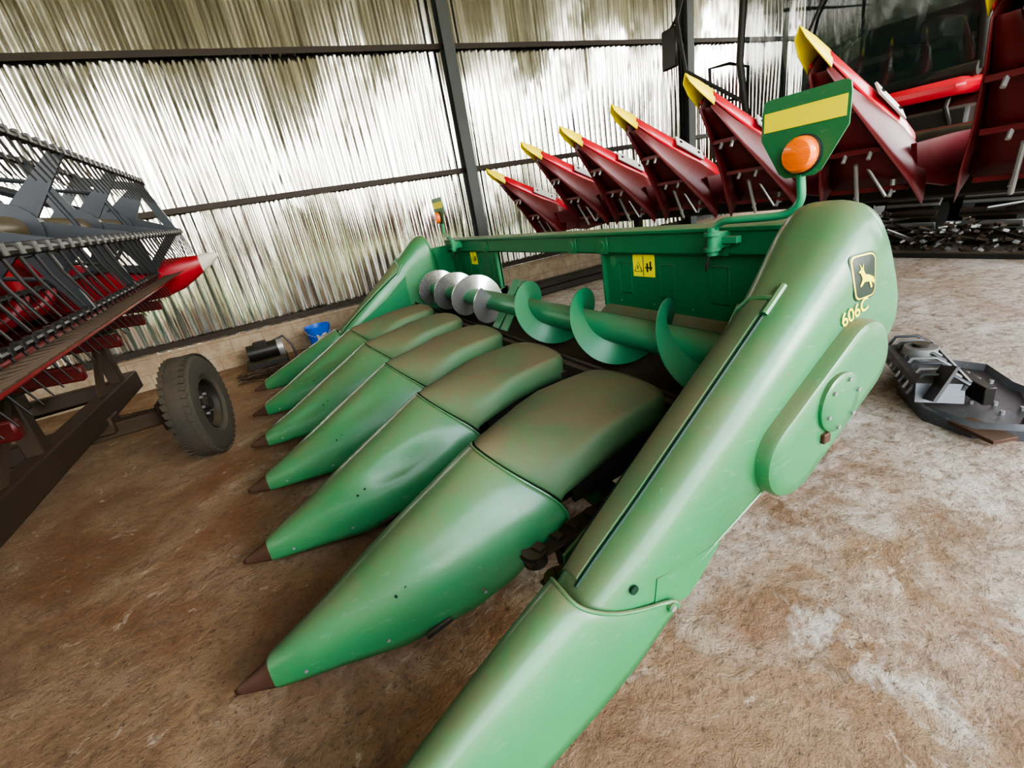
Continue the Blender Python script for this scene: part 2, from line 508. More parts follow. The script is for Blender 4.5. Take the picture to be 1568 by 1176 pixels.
def end_divider(far):
    tag = 'far' if far else 'near'
    mb = MB(); xs = [.30, .36, .42, .5, .6, .7, .8, .9, 1.0, 1.1, 1.2, 1.3, 1.38, 1.44, 1.5, 1.54, 1.575, 1.60, 1.62, 1.635, 1.645]
    rings = []
    for x in xs:
        zt, zb, yo, yi = shield_params(x); yc = (yo + yi) / 2; hw = (yi - yo) / 2; H = min(.42, zt - zb) * .8
        ring = []
        for k in range(5):
            z = lerp(zb, zt - H, k / 5); ring.append(mirror((x, yo + .008 * (1 - k / 5), z), far))
        for i in range(31):
            t = math.pi * i / 30
            c, s_ = math.cos(t), math.sin(t)
            ring.append(mirror((x, yc - hw * math.copysign(abs(c) ** (2 / PP), c), zt - H + H * abs(s_) ** (2 / PP)), far))
        zi = min(zt - H - .01, .45 if x < 1.3 else .5)
        for k in range(1, 5):
            ring.append(mirror((x, yi, lerp(zt - H, zi, k / 4)), far))
        rings.append(ring)
    mb.loft(rings, GREEN)
    mb.f.append([len(mb.v) - len(rings[0]) + j for j in range(len(rings[0]))]); mb.m.append(mb.mi(GREEN))
    mb.prism([(.60, .385), (.66, .375), (.685, .385), (.70, .370), (.73, .372), (.78, .41), (.86, .49), (.62, .50)], mirror((0, .679, 0), far), (1, 0, 0), (0, 0, 1), (0, .006 if not far else -.006, 0), 1, GREEN)
    mb.tube([mirror((x, interp(x, YO) + .008, interp(x, ZBO)), far) for x in [.5 + i * .06 for i in range(19)]], .005, GREEN, 6)
    mb.build('end_shield_' + tag, hdr, angle=45)
    mb = MB(); rings = []
    for i in range(24):
        x = lerp(.45, 1.215, i / 23)
        ya, yb = lerp(.800, .808, i / 23), lerp(.872, .918, i / 23)
        rings.append([mirror((x, y, shield_z(x, y) + dz), far) for y, dz in ((ya, -.004), (ya + .003, .010), (lerp(ya, yb, .5), .012), (yb - .003, .010), (yb, -.004))])
    mb.loft(rings, GREEN_TOP)
    for yo_ in ((.793, .800), (.880, .927)):
        mb.tube([mirror((lerp(.44, 1.225, i / 23), lerp(yo_[0], yo_[1], i / 23), shield_z(lerp(.44, 1.225, i / 23), lerp(yo_[0], yo_[1], i / 23)) + .001), far) for i in range(24)], .006, SEAM, 6)
    for y in (.795, .93):
        mb.tube([mirror((x, y, shield_z(x, y) + .006), far) for x in (1.18, 1.21, 1.24, 1.262)], .011, GREEN, 8)
    mb.tube([mirror((1.225, y, shield_z(1.225, y) + .006), far) for y in (.795, .83, .87, .91, .935)], .010, GREEN, 8)
    mb.build('crest_strip_' + tag, hdr)
    mb = MB(); rings = []
    YIN = [(-.56, .707), (-.44, .735), (-.3, .765), (-.06, .825), (.13, .868), (.36, .915), (.43, .922)]
    YOU = [(-.56, .700), (-.44, .662), (-.3, .655), (0, .655), (.43, .662)]
    T = [(-.56, .10), (-.54, .11), (-.44, .152), (-.425, .168), (-.3, .225), (-.15, .290), (0, .355), (.12, .408), (.22, .452), (.3, .485), (.36, .508), (.385, .516), (.395, .515)]
    ZB = [(-.56, .08), (-.3, .06), (0, .09), (.27, .167), (.484, .256), (.672, .385), (.8, .43)]
    for (x, zt) in T:
        ring = []; n = 40
        yi, yo = interp(x, YIN), interp(x, YOU); yc = (yi + yo) / 2; hw = (yi - yo) / 2
        for i in range(n + 1):
            t = math.pi * i / n
            c, s_ = math.cos(t), math.sin(t); p = 2.6
            bl = max(0, min(1, x / .39))
            xx = x + .275 * max(0, c) ** 3.0 * bl + .05 * max(0, -c) ** 2 * bl
            zb = interp(xx, ZB)
            ring.append(mirror((xx, yc - hw * math.copysign(abs(c) ** (2 / p), c), zb + (zt - zb) * abs(s_) ** (2 / p)), far))
        rings.append(ring)
    mb.loft(rings, GREEN, matf=lambda i, j: RUST if i < 2 else GREEN)
    mb.tube(rings[-1], .006, GREEN, 8)
    mb.cyl(mirror((.645, .664, .405), far), mirror((.645, .652, .405), far), .014, GREEN, 12)
    mb.cyl(mirror((.645, .652, .405), far), mirror((.645, .649, .405), far), .009, GREY, 12)
    mb.cyl(mirror((.55, shield_y(.55, .50), .50), far), mirror((.55, shield_y(.55, .50) - .006, .50), far), .013, SEAM, 12)
    mb.build('divider_snout_' + tag, hdr, solid=.005, angle=45)
    mb = MB()
    a = V((1.115, 0, .675)); b_ = V((1.415, 0, .865)); r = .125
    d = (b_ - a).normalized(); nrm = V((-d.z, 0, d.x))
    def cap_ring(rr, y):
        pts = []
        for k in range(17):
            t = math.pi / 2 + math.pi * k / 16
            pts.append(a + rr * (math.cos(t) * d + math.sin(t) * nrm))
        for k in range(17):
            t = -math.pi / 2 + math.pi * k / 16
            pts.append(b_ + rr * 1.0 * (math.cos(t) * d + math.sin(t) * nrm))
        return [mirror((q.x, y, q.z), far) for q in pts]
    rs = [cap_ring(r, .74), cap_ring(r, .652), cap_ring(r - .006, .638), cap_ring(r - .02, .630), cap_ring(r - .05, .627)]
    mb.loft(rs, GREEN, True, False)
    mb.add(cap_ring(r - .05, .627), [list(range(34))], GREEN)
    cc = (1.27, .795)
    prof = [(.088, .632), (.088, .618), (.080, .612), (.03, .609), (.001, .609)]
    mb.loft([[mirror((cc[0] + q * math.cos(2 * math.pi * k / 32), y, cc[1] + q * math.sin(2 * math.pi * k / 32)), far) for k in range(32)] for q, y in prof], GREEN, True)
    for k in range(6):
        t = k * math.pi / 3 + .3
        x, z = cc[0] + .07 * math.cos(t), cc[1] + .07 * math.sin(t)
        mb.cyl(mirror((x, .614, z), far), mirror((x, .605, z), far), .006, GREY, 8)
    mb.box(mirror((1.22, .63, .70), far), (.03, .03, .03), RUST)
    mb.build('drive_guard_' + tag, hdr, angle=35)
    mb = MB()
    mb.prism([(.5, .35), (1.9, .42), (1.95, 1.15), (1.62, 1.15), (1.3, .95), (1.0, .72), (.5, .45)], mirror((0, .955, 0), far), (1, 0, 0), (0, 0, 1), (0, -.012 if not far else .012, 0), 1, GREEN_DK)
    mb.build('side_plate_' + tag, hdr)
end_divider(False); end_divider(True)

mb = MB()
def patch(poly, off, mat):
    cx = sum(p[0] for p in poly) / len(poly); cz = sum(p[1] for p in poly) / len(poly)
    vs = []; fs = []; n = len(poly); R_ = 5
    for r in range(R_ + 1):
        for x, z in poly:
            xx, zz = lerp(cx, x, r / R_), lerp(cz, z, r / R_)
            vs.append(V((xx, shield_y(xx, zz) - off, zz)))
    for r in range(R_):
        for i in range(n):
            j = (i + 1) % n; fs.append([r * n + i, r * n + j, (r + 1) * n + j, (r + 1) * n + i])
    mb.add(vs, fs, mat)
def rrect(cx, cz, w, h, r, n=6):
    out = []
    for (sx, sz, t0) in ((1, 1, 0), (-1, 1, 90), (-1, -1, 180), (1, -1, 270)):
        for k in range(n + 1):
            t = math.radians(t0 + 90 * k / n)
            out.append((cx + sx * (w / 2 - r) + r * math.cos(t), cz + sz * (h / 2 - r) + r * math.sin(t)))
    return out
ex, ez = 1.452, 1.105
patch(rrect(ex, ez, .098, .130, .022), .0025, DECALB)
patch(rrect(ex, ez, .091, .122, .020), .0032, YELC)
patch(rrect(ex, ez, .083, .114, .018), .0039, DECALB)
deer = [(-.030, -.006), (-.012, .002), (.004, .006), (.010, .018), (.006, .034), (.014, .022), (.022, .034), (.019, .020), (.030, .014), (.022, .010), (.016, -.004), (.028, -.020), (.022, -.022), (.008, -.012), (-.010, -.014), (-.020, -.032), (-.026, -.030), (-.020, -.014), (-.032, -.022), (-.036, -.018)]
dv = [(ex - x, ez + z * 1.15) for x, z in deer]
mb.add([V((x, shield_y(x, z) - .0052, z)) for x, z in dv], [list(range(len(dv)))], YELC)
mb.build('emblem', hdr)
tc = bpy.data.curves.new('t', 'FONT'); tc.body = '606C'; tc.size = .056; tc.align_x = 'CENTER'; tc.extrude = 0; tc.offset = .0008
to = bpy.data.objects.new('t', tc); COL.objects.link(to)
bpy.context.view_layer.update()
me = bpy.data.meshes.new_from_object(to.evaluated_get(bpy.context.evaluated_depsgraph_get()))
bpy.data.objects.remove(to)
for v in me.vertices:
    x0, z0 = v.co.x, v.co.y; th = math.radians(14)
    x = 1.412 + x0 * math.cos(th) - z0 * math.sin(th); z = .996 + x0 * math.sin(th) + z0 * math.cos(th)
    v.co = V((x, shield_y(x, z) - .004, z))
me.materials.clear(); me.materials.append(YELC)
tx = bpy.data.objects.new('number_lettering', me); COL.objects.link(tx); tx.parent = hdr

# ------------- rear structure
mb = MB()
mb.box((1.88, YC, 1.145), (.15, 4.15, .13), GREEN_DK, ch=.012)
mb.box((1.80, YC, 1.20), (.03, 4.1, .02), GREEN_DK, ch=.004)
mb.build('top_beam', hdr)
mb = MB()
for (ya, yb) in ((.95, 2.33), (3.85, 5.05)):
    ym = (ya + yb) / 2; L = yb - ya
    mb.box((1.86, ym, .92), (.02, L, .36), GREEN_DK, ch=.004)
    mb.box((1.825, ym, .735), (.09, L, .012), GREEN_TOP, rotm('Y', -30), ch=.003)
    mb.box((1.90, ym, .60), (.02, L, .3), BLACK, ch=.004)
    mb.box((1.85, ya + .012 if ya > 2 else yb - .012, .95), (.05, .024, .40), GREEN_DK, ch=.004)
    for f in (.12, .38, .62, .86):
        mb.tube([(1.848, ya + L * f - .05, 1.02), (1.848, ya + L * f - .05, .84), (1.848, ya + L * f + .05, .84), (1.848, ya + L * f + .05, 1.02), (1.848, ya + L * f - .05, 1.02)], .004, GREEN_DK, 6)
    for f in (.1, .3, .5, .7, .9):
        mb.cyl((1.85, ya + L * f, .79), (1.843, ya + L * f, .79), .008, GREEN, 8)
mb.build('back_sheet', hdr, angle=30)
mb = MB()
for y in (1.45, 2.28, 2.6, 4.0, 4.7):
    mb.box((1.802, y, 1.13), (.008, .11, .10), GREEN_DK, ch=.003)
    mb.cyl((1.80, y, 1.13), (1.793, y, 1.13), .032, GREEN, 20)
    mb.cyl((1.795, y, 1.13), (1.791, y, 1.13), .024, GREEN_DK, 20)
mb.cyl((1.86, 2.24, 1.03), (1.846, 2.24, 1.03), .03, GREEN, 20)
mb.build('beam_plates', hdr)
mb = MB()
for (y, w) in ((1.98, .17), (4.42, .15)):
    mb.box((1.848, y, 1.01), (.004, w, .125), YELC, ch=.001)
    mb.box((1.8455, y, 1.01), (.003, .004, .115), DECALB, ch=.0005)
    for s0, s1, mt in ((.034, .0, DECALB), (.024, .004, YELC)):
        mb.prism([(-s0, -.03 + s1), (s0, -.03 + s1), (0, .03 - s1)], (1.846 - s1 * .3, y + w * .24, 1.005), (0, 1, 0), (0, 0, 1), (-.001, 0, 0), 1, mt)
    mb.box((1.8425, y + w * .24, 1.0), (.002, .006, .022), DECALB, ch=.0005)
    mb.box((1.8455, y - w * .25, 1.0), (.003, .055, .008), DECALB, ch=.0005)
    mb.box((1.8455, y - w * .18, 1.0), (.003, .012, .05), DECALB, ch=.0005)
    mb.box((1.8455, y - w * .33, 1.01), (.003, .012, .05), DECALB, ch=.0005)
mb.build('warning_stickers', hdr)
mb = MB(); rings = []
for y in (.96, 5.04):
    rings.append([V((1.54 + .27 * math.cos(t), y, .72 + .27 * math.sin(t))) for t in [math.pi * (1.12 + .80 * k / 14) for k in range(15)]])
mb.loft(rings, DEEP)
mb.box((1.27, YC, .50), (.04, 4.08, .20), DEEP)
mb.box((1.55, YC, .36), (.5, 4.0, .10), BLACK)
mb.build('auger_trough', hdr, solid=.006)
mb = MB()
mb.box((1.0, YC, .17), (.12, 4.1, .10), GREEN_DK, ch=.01)
mb.box((1.8, YC, .34), (.14, 4.1, .14), GREEN_DK, ch=.01)
for y in (1.3, 2.2, 3.8, 4.7):
    mb.box((1.4, y, .26), (.95, .08, .1), GREEN_DK, rotm('Y', -8), ch=.01)
for y in (1.2, 4.8):
    mb.box((1.75, y, .15), (.06, .06, .30), BLACK)
    mb.box((1.75, y, .01), (.18, .14, .02), BLACK)
    mb.box((.95, y, .09), (.05, .05, .18), BLACK)
    mb.box((.95, y, .01), (.16, .12, .02), BLACK)
mb.build('lower_frame', hdr)
ax, az = 1.52, .745
mb = MB()
mb.cyl((ax, .96, az), (ax, 5.04, az), .075, GREEN_RED, 28)
def flight(y0, y1, pitch, hand, mat, ph=0, ro=.195):
    n = int(abs(y1 - y0) / pitch * 40); r1 = []; r2 = []; r3 = []; r4 = []
    for i in range(n + 1):
        y = lerp(y0, y1, i / n); t = ph + hand * 2 * math.pi * (y - y0) / pitch
        c, s_ = math.cos(t), math.sin(t)
        r1.append(V((ax + .07 * c, y, az + .07 * s_))); r2.append(V((ax + ro * c, y, az + ro * s_)))
        r4.append(V((ax + .07 * c, y + .007, az + .07 * s_))); r3.append(V((ax + ro * c, y + .007, az + ro * s_)))
    mb.loft([r1, r2, r3, r4], mat)
flight(1.0, 2.95, .645, -1, GREEN_RED, ph=6.44)
flight(3.30, 5.0, .50, 1, SHINY, ph=-4.01)
for y in (3.02, 3.16):
    for t in (.9, .9 + math.pi):
        mb.box((ax + .13 * math.cos(t), y, az + .13 * math.sin(t)), (.15, .11, .008), GREEN_RED, rotm('Y', -math.degrees(t)))
mb.build('auger', hdr, angle=35)

def marker(far):
    mb = MB(); X = 1.76
    mY = 1.075
    poly = [(-.145, .12), (-.15, .09), (-.15, .0), (-.075, -.125), (-.05, -.14), (.05, -.14), (.075, -.125), (.15, .0), (.15, .09), (.145, .12), (.13, .13), (-.13, .13)]
    mb.prism(poly, mirror((X, mY, 1.515), far), (0, 1, 0), (0, 0, 1), (.006, 0, 0), 1, GREEN)
    mb.prism([(-.14, .025), (.14, .025), (.14, .088), (-.14, .088)], mirror((X - .002, mY, 1.515), far), (0, 1, 0), (0, 0, 1), (.002, 0, 0), 1, YELC)
    lc = mirror((X, mY - .012, 1.448), far)
    def disc(r, x): return [V((x, lc.y + r * math.cos(2 * math.pi * k / 28), lc.z + r * math.sin(2 * math.pi * k / 28))) for k in range(28)]
    mb.loft([disc(.064, X), disc(.064, X - .012), disc(.060, X - .014)], SOCKET, True)
    mb.loft([disc(.060, X - .012), disc(.059, X - .035), disc(.050, X - .047), disc(.025, X - .053), disc(.001, X - .054)], AMBER, True)
    mb.loft([disc(.055, X + .008), disc(.052, X + .03), disc(.02, X + .04), disc(.001, X + .041)], AMBER, True)
    pts = [mirror(q, far) for q in catmull([(X + .01, mY, 1.44), (X + .012, mY, 1.37), (X + .012, mY - .005, 1.30), (X + .01, mY + .02, 1.262), (X + .0, mY + .07, 1.245), (1.72, 1.30, 1.245), (1.72, 1.36, 1.24), (1.72, 1.40, 1.21), (1.72, 1.41, 1.14)])]
    mb.tube(pts, .015, GREEN_RED, 12)
    mb.cyl(mirror((1.72, 1.41, 1.22), far), mirror((1.72, 1.41, 1.10), far), .024, GREEN_RED, 14)
    mb.cyl(mirror((1.72, 1.41, 1.20), far), mirror((1.72, 1.41, 1.185), far), .036, GREEN_RED, 14)
    mb.cyl(mirror((1.72, 1.41, 1.135), far), mirror((1.72, 1.41, 1.12), far), .036, GREEN_RED, 14)
    mb.box(mirror((1.765, 1.41, 1.16), far), (.10, .05, .07), GREEN_RED)
    mb.box(mirror((1.76, 1.36, 1.16), far), (.03, .10, .03), GREEN_RED)
    mb.tube([mirror(q, far) for q in [(1.70, 1.41, 1.10), (1.69, 1.42, 1.06), (1.70, 1.43, 1.035), (1.72, 1.44, 1.05), (1.73, 1.43, 1.07)]], .004, BLACK, 6)
    mb.build('marker_panel_' + ('far' if far else 'near'), hdr, angle=35)
marker(False); marker(True)

# ------------------------------------------------------------------ RED CORN HEADER (raised, on the combine)
red = empty('corn_header')
T0 = V((2.79, 0, 2.06)); u = V((.90, 0, -.436)).normalized(); nn = V((.436, 0, .90)).normalized()
ys = [-.5 + .75 * k for k in range(8)]
for k, y in enumerate(ys + [5.70]):
    off = V((0, y, -.0 if k < 8 else -.14))
    mb = MB()
    def ring(L, hw, h, n=16, p=1.7, top=0.0):
        out = []
        for i in range(n + 1):
            t = math.pi * i / n; c, s_ = math.cos(t), math.sin(t)
            out.append(T0 + off + u * L + V((0, hw * math.copysign(abs(c) ** (2 / p), c), 0)) + nn * (top + h * (abs(s_) ** (2 / p) - 1)))
        return out
    mb.loft([ring(0, .004, .01), ring(.03, .03, .05), ring(.12, .050, .09, top=.01), ring(.27, .065, .12, top=.014)], YEL)
    mb.loft([ring(.25, .055, .075, p=2.2), ring(.5, .082, .11, p=2.2), ring(.8, .112, .14, p=2.2), ring(1.1, .125, .15, p=2.2), ring(1.28, .115, .14, p=2.2, top=-.01), ring(1.36, .08, .10, p=2.2, top=-.04), ring(1.38, .02, .03, p=2.2, top=-.08)], RED)
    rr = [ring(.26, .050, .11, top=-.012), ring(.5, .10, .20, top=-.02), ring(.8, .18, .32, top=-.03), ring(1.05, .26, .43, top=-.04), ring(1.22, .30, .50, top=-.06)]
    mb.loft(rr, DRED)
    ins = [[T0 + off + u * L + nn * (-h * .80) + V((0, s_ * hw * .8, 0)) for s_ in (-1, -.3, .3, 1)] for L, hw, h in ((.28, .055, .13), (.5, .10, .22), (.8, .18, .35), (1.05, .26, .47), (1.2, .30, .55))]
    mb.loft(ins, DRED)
    for L, hw, h in ((.55, .13, .24), (.85, .20, .36), (1.15, .28, .50)):
        c = T0 + off + u * L + nn * (-h * .92)
        mb.box(c, (.03, hw * 1.6, .03), DRED)
        for s_ in (-.5, .2):
            mb.cyl(c + V((0, s_ * hw, 0)), c + V((-.03, s_ * hw, -.05)), .012, GREY, 8)
    c = T0 + off + u * .92 - nn * .38
    mb.cyl(c, c + V((.18, .06, -.26)), .013, GREY, 8)
    mb.cyl(c + V((.1, 0, 0)), c + V((.15, -.12, -.22)), .010, GREY, 8)
    for s_ in (-1, 1):
        q = T0 + off + u * .86 + nn * (-.048) + V((0, s_ * .108, 0))
        R = Matrix((u, V((0, 1, 0)), nn)).transposed() @ rotm('X', -s_ * 58)
        mb.box(q, (.36, .085, .012), PALE, R)
        for dd in (-.13, .11):
            mb.cyl(q + u * dd + nn * .004 + V((0, s_ * .006, 0)), q + u * dd + nn * .010 + V((0, s_ * .012, 0)), .013, BLACK, 8)
    base = T0 + off + u * 1.2
    prof = [(0, -.05), (.08, -.42), (.50, -.55), (.95, -.50), (.95, -.02), (.5, -.02)]
    for s_ in (-.25, .22):
        mb.prism(prof, base + V((-.28, s_, -.12)), (1, 0, 0), (0, 0, .60), (0, .03, 0), 1, DRED)
    mb.box(base + V((.2, 0, -.30)), (.7, .46, .04), DRED, rotm('Y', 14))
    mb.cyl(base + V((-.02, .15, -.36)), base + V((-.02, .15, -.30)), .05, GREY, 12)
    mb.prism([(-.05, 0), (.05, 0), (.02, .11), (-.02, .11)], base + V((-.12, -.05, -.34)), (0, 1, 0), (0, 0, 1), (.01, 0, 0), 1, GREY)
    for q in (-.14, .0, .14):
        mb.cyl(base + V((-.1 + q, q, -.34)), base + V((-.1 + q, q, -.42)), .018, GREY, 8)
    mb.build('snout_%d' % (k + 1), red, solid=.004, angle=35)
mb = MB()
mb.box((4.55, 2.55, 1.12), (.55, 6.5, .26), BLACK, ch=.02)
mb.box((4.85, 2.55, 1.28), (.10, 6.5, .34), DRED, ch=.02)
mb.cyl((4.45, -.7, 1.35), (4.45, 5.8, 1.35), .09, BLACK, 16)
for y in (.2, 5.2):
    mb.box((4.8, y, .50), (.1, .1, 1.0), BLACK); mb.box((4.8, y, .02), (.3, .3, .04), BLACK)
mb.build('frame', red)

# ------------------------------------------------------------------ COMBINE
comb = empty('combine_harvester')
mb = MB()
mb.box((5.5, 3.2, 1.30), (1.1, 1.1, .6), BLACK, rotm('Y', -8), ch=.04)
mb.box((8.4, 3.2, 1.55), (4.2, 2.9, .8), DRED, ch=.10)
mb.box((9.3, 3.2, 2.7), (3.0, 2.8, 1.8), DRED, ch=.15)
mb.box((6.45, 3.3, 1.76), (1.3, 2.3, .14), RED, ch=.05)
mb.box((6.6, 1.85, 1.62), (.9, .5, .45), RED, ch=.06)
mb.box((6.3, 3.2, 1.45), (.9, 2.2, .3), BLACK)
for i in range(6):
    mb.tube([(5.9, 2.2 + i * .35, 1.35), (5.8, 2.25 + i * .35, 1.6), (6.0, 2.3 + i * .35, 1.75)], .02, BLACK, 8)
mb.build('body', comb)
mb = MB()
cx0, cx1, cy0, cy1, cz0, cz1 = 6.0, 7.3, 2.15, 4.45, 1.88, 3.75
mb.box(((cx0 + cx1) / 2, (cy0 + cy1) / 2, cz1 + .1), (1.6, 2.5, .22), RED, ch=.07)
mb.box((cx1, (cy0 + cy1) / 2, 2.8), (.06, 2.3, 1.9), BLACK)
for y in (cy0, cy1):
    mb.tube([(cx0 + .1, y, cz0), (cx0 - .08, y, 2.6), (cx0, y, cz1)], .045, BLACK, 10)
    mb.tube([(cx1 - .5, y, cz0), (cx1 - .5, y, cz1)], .035, BLACK, 10)
    mb.tube([(cx1 , y, cz0), (cx1, y, cz1)], .05, BLACK, 10)
mb.tube([(cx0 + .05, cy0, cz0), (cx0 + .05, cy1, cz0)], .06, BLACK, 10)
mb.box((6.85, 3.3, 2.25), (.5, .55, .16), BLACKC, ch=.05); mb.box((7.08, 3.3, 2.65), (.14, .52, .8), BLACKC, rotm('Y', 8), ch=.05)
mb.cyl((6.35, 3.5, 1.9), (6.45, 3.5, 2.5), .05, BLACKC)
mb.tube([(6.42 + .10 * math.cos(t), 3.5 + .22 * math.sin(t), 2.55 + .14 * math.cos(t)) for t in [2 * math.pi * i / 24 for i in range(25)]], .018, BLACKC, 6)
mb.tube([(6.42, 3.28, 2.55), (6.42, 3.72, 2.55)], .014, BLACKC, 6)
mb.box((6.75, 2.75, 2.35), (.5, .2, .22), BLACKC, ch=.03)
mb.tube([(6.0, 3.1, 3.3), (5.74, 3.35, 2.9), (5.74, 3.6, 2.4)], .015, BLACK, 6)
mb.build('cab_frame', comb)
mb = MB()
mb.loft([[(cx0 + .1, cy0 + .03, cz0), (cx0 - .05, cy0 + .5, cz0), (cx0 - .08, (cy0 + cy1) / 2, cz0), (cx0 - .05, cy1 - .5, cz0), (cx0 + .1, cy1 - .03, cz0)],
         [(cx0 - .05, cy0 + .03, 2.7), (cx0 - .2, cy0 + .5, 2.7), (cx0 - .24, (cy0 + cy1) / 2, 2.7), (cx0 - .2, cy1 - .5, 2.7), (cx0 - .05, cy1 - .03, 2.7)],
         [(cx0, cy0 + .03, cz1), (cx0 - .1, cy0 + .5, cz1), (cx0 - .14, (cy0 + cy1) / 2, cz1), (cx0 - .1, cy1 - .5, cz1), (cx0, cy1 - .03, cz1)]], GLASS)
for y in (cy0, cy1):
    mb.add([(cx0 + .05, y, cz0), (cx1, y, cz0), (cx1, y, cz1), (cx0, y, cz1)], [[0, 1, 2, 3]], GLASS)
mb.build('cab_windows', comb, angle=60)
mb = MB()
mb.tube([(6.0, 4.45, 3.6), (5.6, 4.95, 3.65), (5.6, 5.15, 3.3), (5.7, 5.1, 2.7), (6.0, 4.5, 2.2)], .025, BLACK, 8)
mb.box((5.58, 5.25, 3.0), (.06, .26, .46), BLACKC, ch=.02)
mb.tube([(5.6, 5.15, 3.3), (5.58, 5.25, 3.2)], .02, BLACK, 8)
mb.tube([(6.1, 4.5, 1.9), (6.1, 5.0, 1.9), (6.1, 5.05, 2.7), (6.5, 5.05, 2.75), (6.9, 5.05, 2.7), (6.9, 5.05, 1.9)], .022, BLACK, 8)
mb.tube([(6.1, 5.05, 2.3), (6.9, 5.05, 2.3)], .015, BLACK, 8)
mb.tube([(6.1, 4.9, 1.2), (6.1, 5.05, 1.9)], .02, BLACK, 8); mb.tube([(6.6, 4.9, 1.2), (6.6, 5.05, 1.9)], .02, BLACK, 8)
for z in (1.25, 1.5, 1.75):
    mb.box((6.35, 4.98, z), (.5, .14, .03), BLACK)
mb.tube([(6.0, 2.1, 3.3), (5.6, 1.6, 3.4), (5.6, 1.5, 2.9)], .022, BLACK, 8)
mb.box((5.58, 1.5, 2.8), (.06, .24, .42), BLACKC, ch=.02)
mb.build('mirrors_and_rails', comb)
mb = MB()
for yc in (1.55, 2.35, 3.15, 4.6):
    x0, x1, r = 7.95, 10.4, .33
    per = 2 * (x1 - x0) + 2 * math.pi * r; n = 46
    for i in range(n):
        sdist = per * i / n
        if sdist < x1 - x0: p = (x0 + sdist, .70); a = 0
        elif sdist < x1 - x0 + math.pi * r:
            t = (sdist - (x1 - x0)) / r; p = (x1 + r * math.sin(t), .37 + r * math.cos(t)); a = t
        elif sdist < 2 * (x1 - x0) + math.pi * r: p = (x1 - (sdist - (x1 - x0) - math.pi * r), .04); a = math.pi
        else:
            t = (sdist - 2 * (x1 - x0) - math.pi * r) / r; p = (x0 - r * math.sin(t), .37 - r * math.cos(t)); a = math.pi + t
        R = rotm('Y', math.degrees(a))
        mb.box((p[0], yc, p[1]), (.10, .58, .03), BROWNST if i % 2 else GREY, R)
        mb.box(V((p[0], yc, p[1])) + R @ V((0, 0, .03)), (.025, .56, .05), BLACK, R)
    for x in (x0, x1, lerp(x0, x1, .33), lerp(x0, x1, .66)):
        mb.cyl((x, yc - .2, .37), (x, yc + .2, .37), .25 if x in (x0, x1) else .2, BLACK, 20)
mb.box((8.9, 3.1, .95), (2.2, 1.2, .8), BLACK, ch=.04)
mb.build('crawler_tracks', comb)
# removed chains and slats heaped against the tracks
mb = MB(); rnd = random.Random(11)
for s_ in range(34):
    y = rnd.uniform(.9, 3.9); x = rnd.uniform(7.14, 7.34); ang = rnd.uniform(-.35, .35)
    hgt = rnd.uniform(.10, .55)
    for i in range(9):
        t = i / 8
        px = x + .022 * i * math.cos(ang); py = y + i * .07 * math.cos(ang * 3); pz = .03 + hgt * math.sin(t * math.pi) * (1 - .3 * t)
        mb.box((px, py, pz + .03), (.06, .055, .03), GREY if (i + s_) % 3 == 0 else BROWNST, rotm('Z', math.degrees(ang) + i * 7) @ rotm('X', 30 * math.cos(t * math.pi)))
for i in range(30):
    y = rnd.uniform(.9, 4.3); mb.box((7.22 + rnd.random() * .25, y, .08 + rnd.random() * .5), (.07, .45, .02), GREY if i % 3 == 0 else BLACK, rotm('Z', rnd.uniform(-40, 40)) @ rotm('X', rnd.uniform(-30, 30)) @ rotm('Y', rnd.uniform(-40, 40)))
mb.build('loose_track_chain', comb)

# ------------------------------------------------------------------ LEFT GRAIN HEADER on trailer
gh = empty('grain_header')
Y0, Y1 = -.8, 5.05
KX, KZ = -.80, 1.375
LY = Y1 - Y0; MY = (Y0 + Y1) / 2
mb = MB()
mb.box((KX, MY, KZ), (.08, LY, .022), BLACK, ch=.004)
mb.box((KX - .08, MY, KZ - .035), (.10, LY, .05), CRED, ch=.008)
n = int(LY / .0762)
for i in range(n):
    y = Y0 + .04 + i * .0762
    mb.tube([(KX - .02, y, KZ), (KX + .05, y, KZ + .006), (KX + .13, y, KZ + .03)], [.016, .014, .003], BROWNST, 6)
mb.build('cutter_bar', gh)
mb = MB()
mb.loft([[(x, y, z) for x, z in ((-.90, 1.345), (-1.3, 1.28), (-1.5, 1.24), (-1.7, 1.22), (-1.9, 1.28), (-2.0, 1.42), (-2.06, 1.7), (-2.08, 2.15))] for y in (Y0, Y1)], CRED)
mb.box((-2.10, MY, 2.18), (.14, LY, .12), CRED, ch=.02)
mb.box((-2.05, MY, 1.25), (.15, LY, .15), DRED, ch=.02)
for y in [Y0 + i * .73 for i in range(9)]:
    mb.box((-1.5, y, 1.20), (1.1, .05, .08), DRED, rotm('Y', 5), ch=.01)
mb.prism([(-2.15, 1.17), (-.86, 1.31), (-.86, 1.42), (-1.2, 1.50), (-1.7, 1.75), (-2.15, 2.2)], (0, Y1, 0), (1, 0, 0), (0, 0, 1), (0, .03, 0), 1, CRED)
mb.build('platform', gh, solid=.008)
mb = MB()
mb.cyl((-1.70, Y0, 1.52), (-1.70, Y1, 1.52), .15, DRED, 20)
inner = []; outer = []
NN = int(LY / .5 * 24)
for i in range(NN + 1):
    y = lerp(Y0, Y1, i / NN); t = i / 24 * 2 * math.pi
    inner.append(V((-1.70 + .14 * math.cos(t), y, 1.52 + .14 * math.sin(t)))); outer.append(V((-1.70 + .25 * math.cos(t), y, 1.52 + .25 * math.sin(t))))
mb.loft([inner, outer], CRED)
mb.build('auger', gh, solid=.005)
mb = MB()
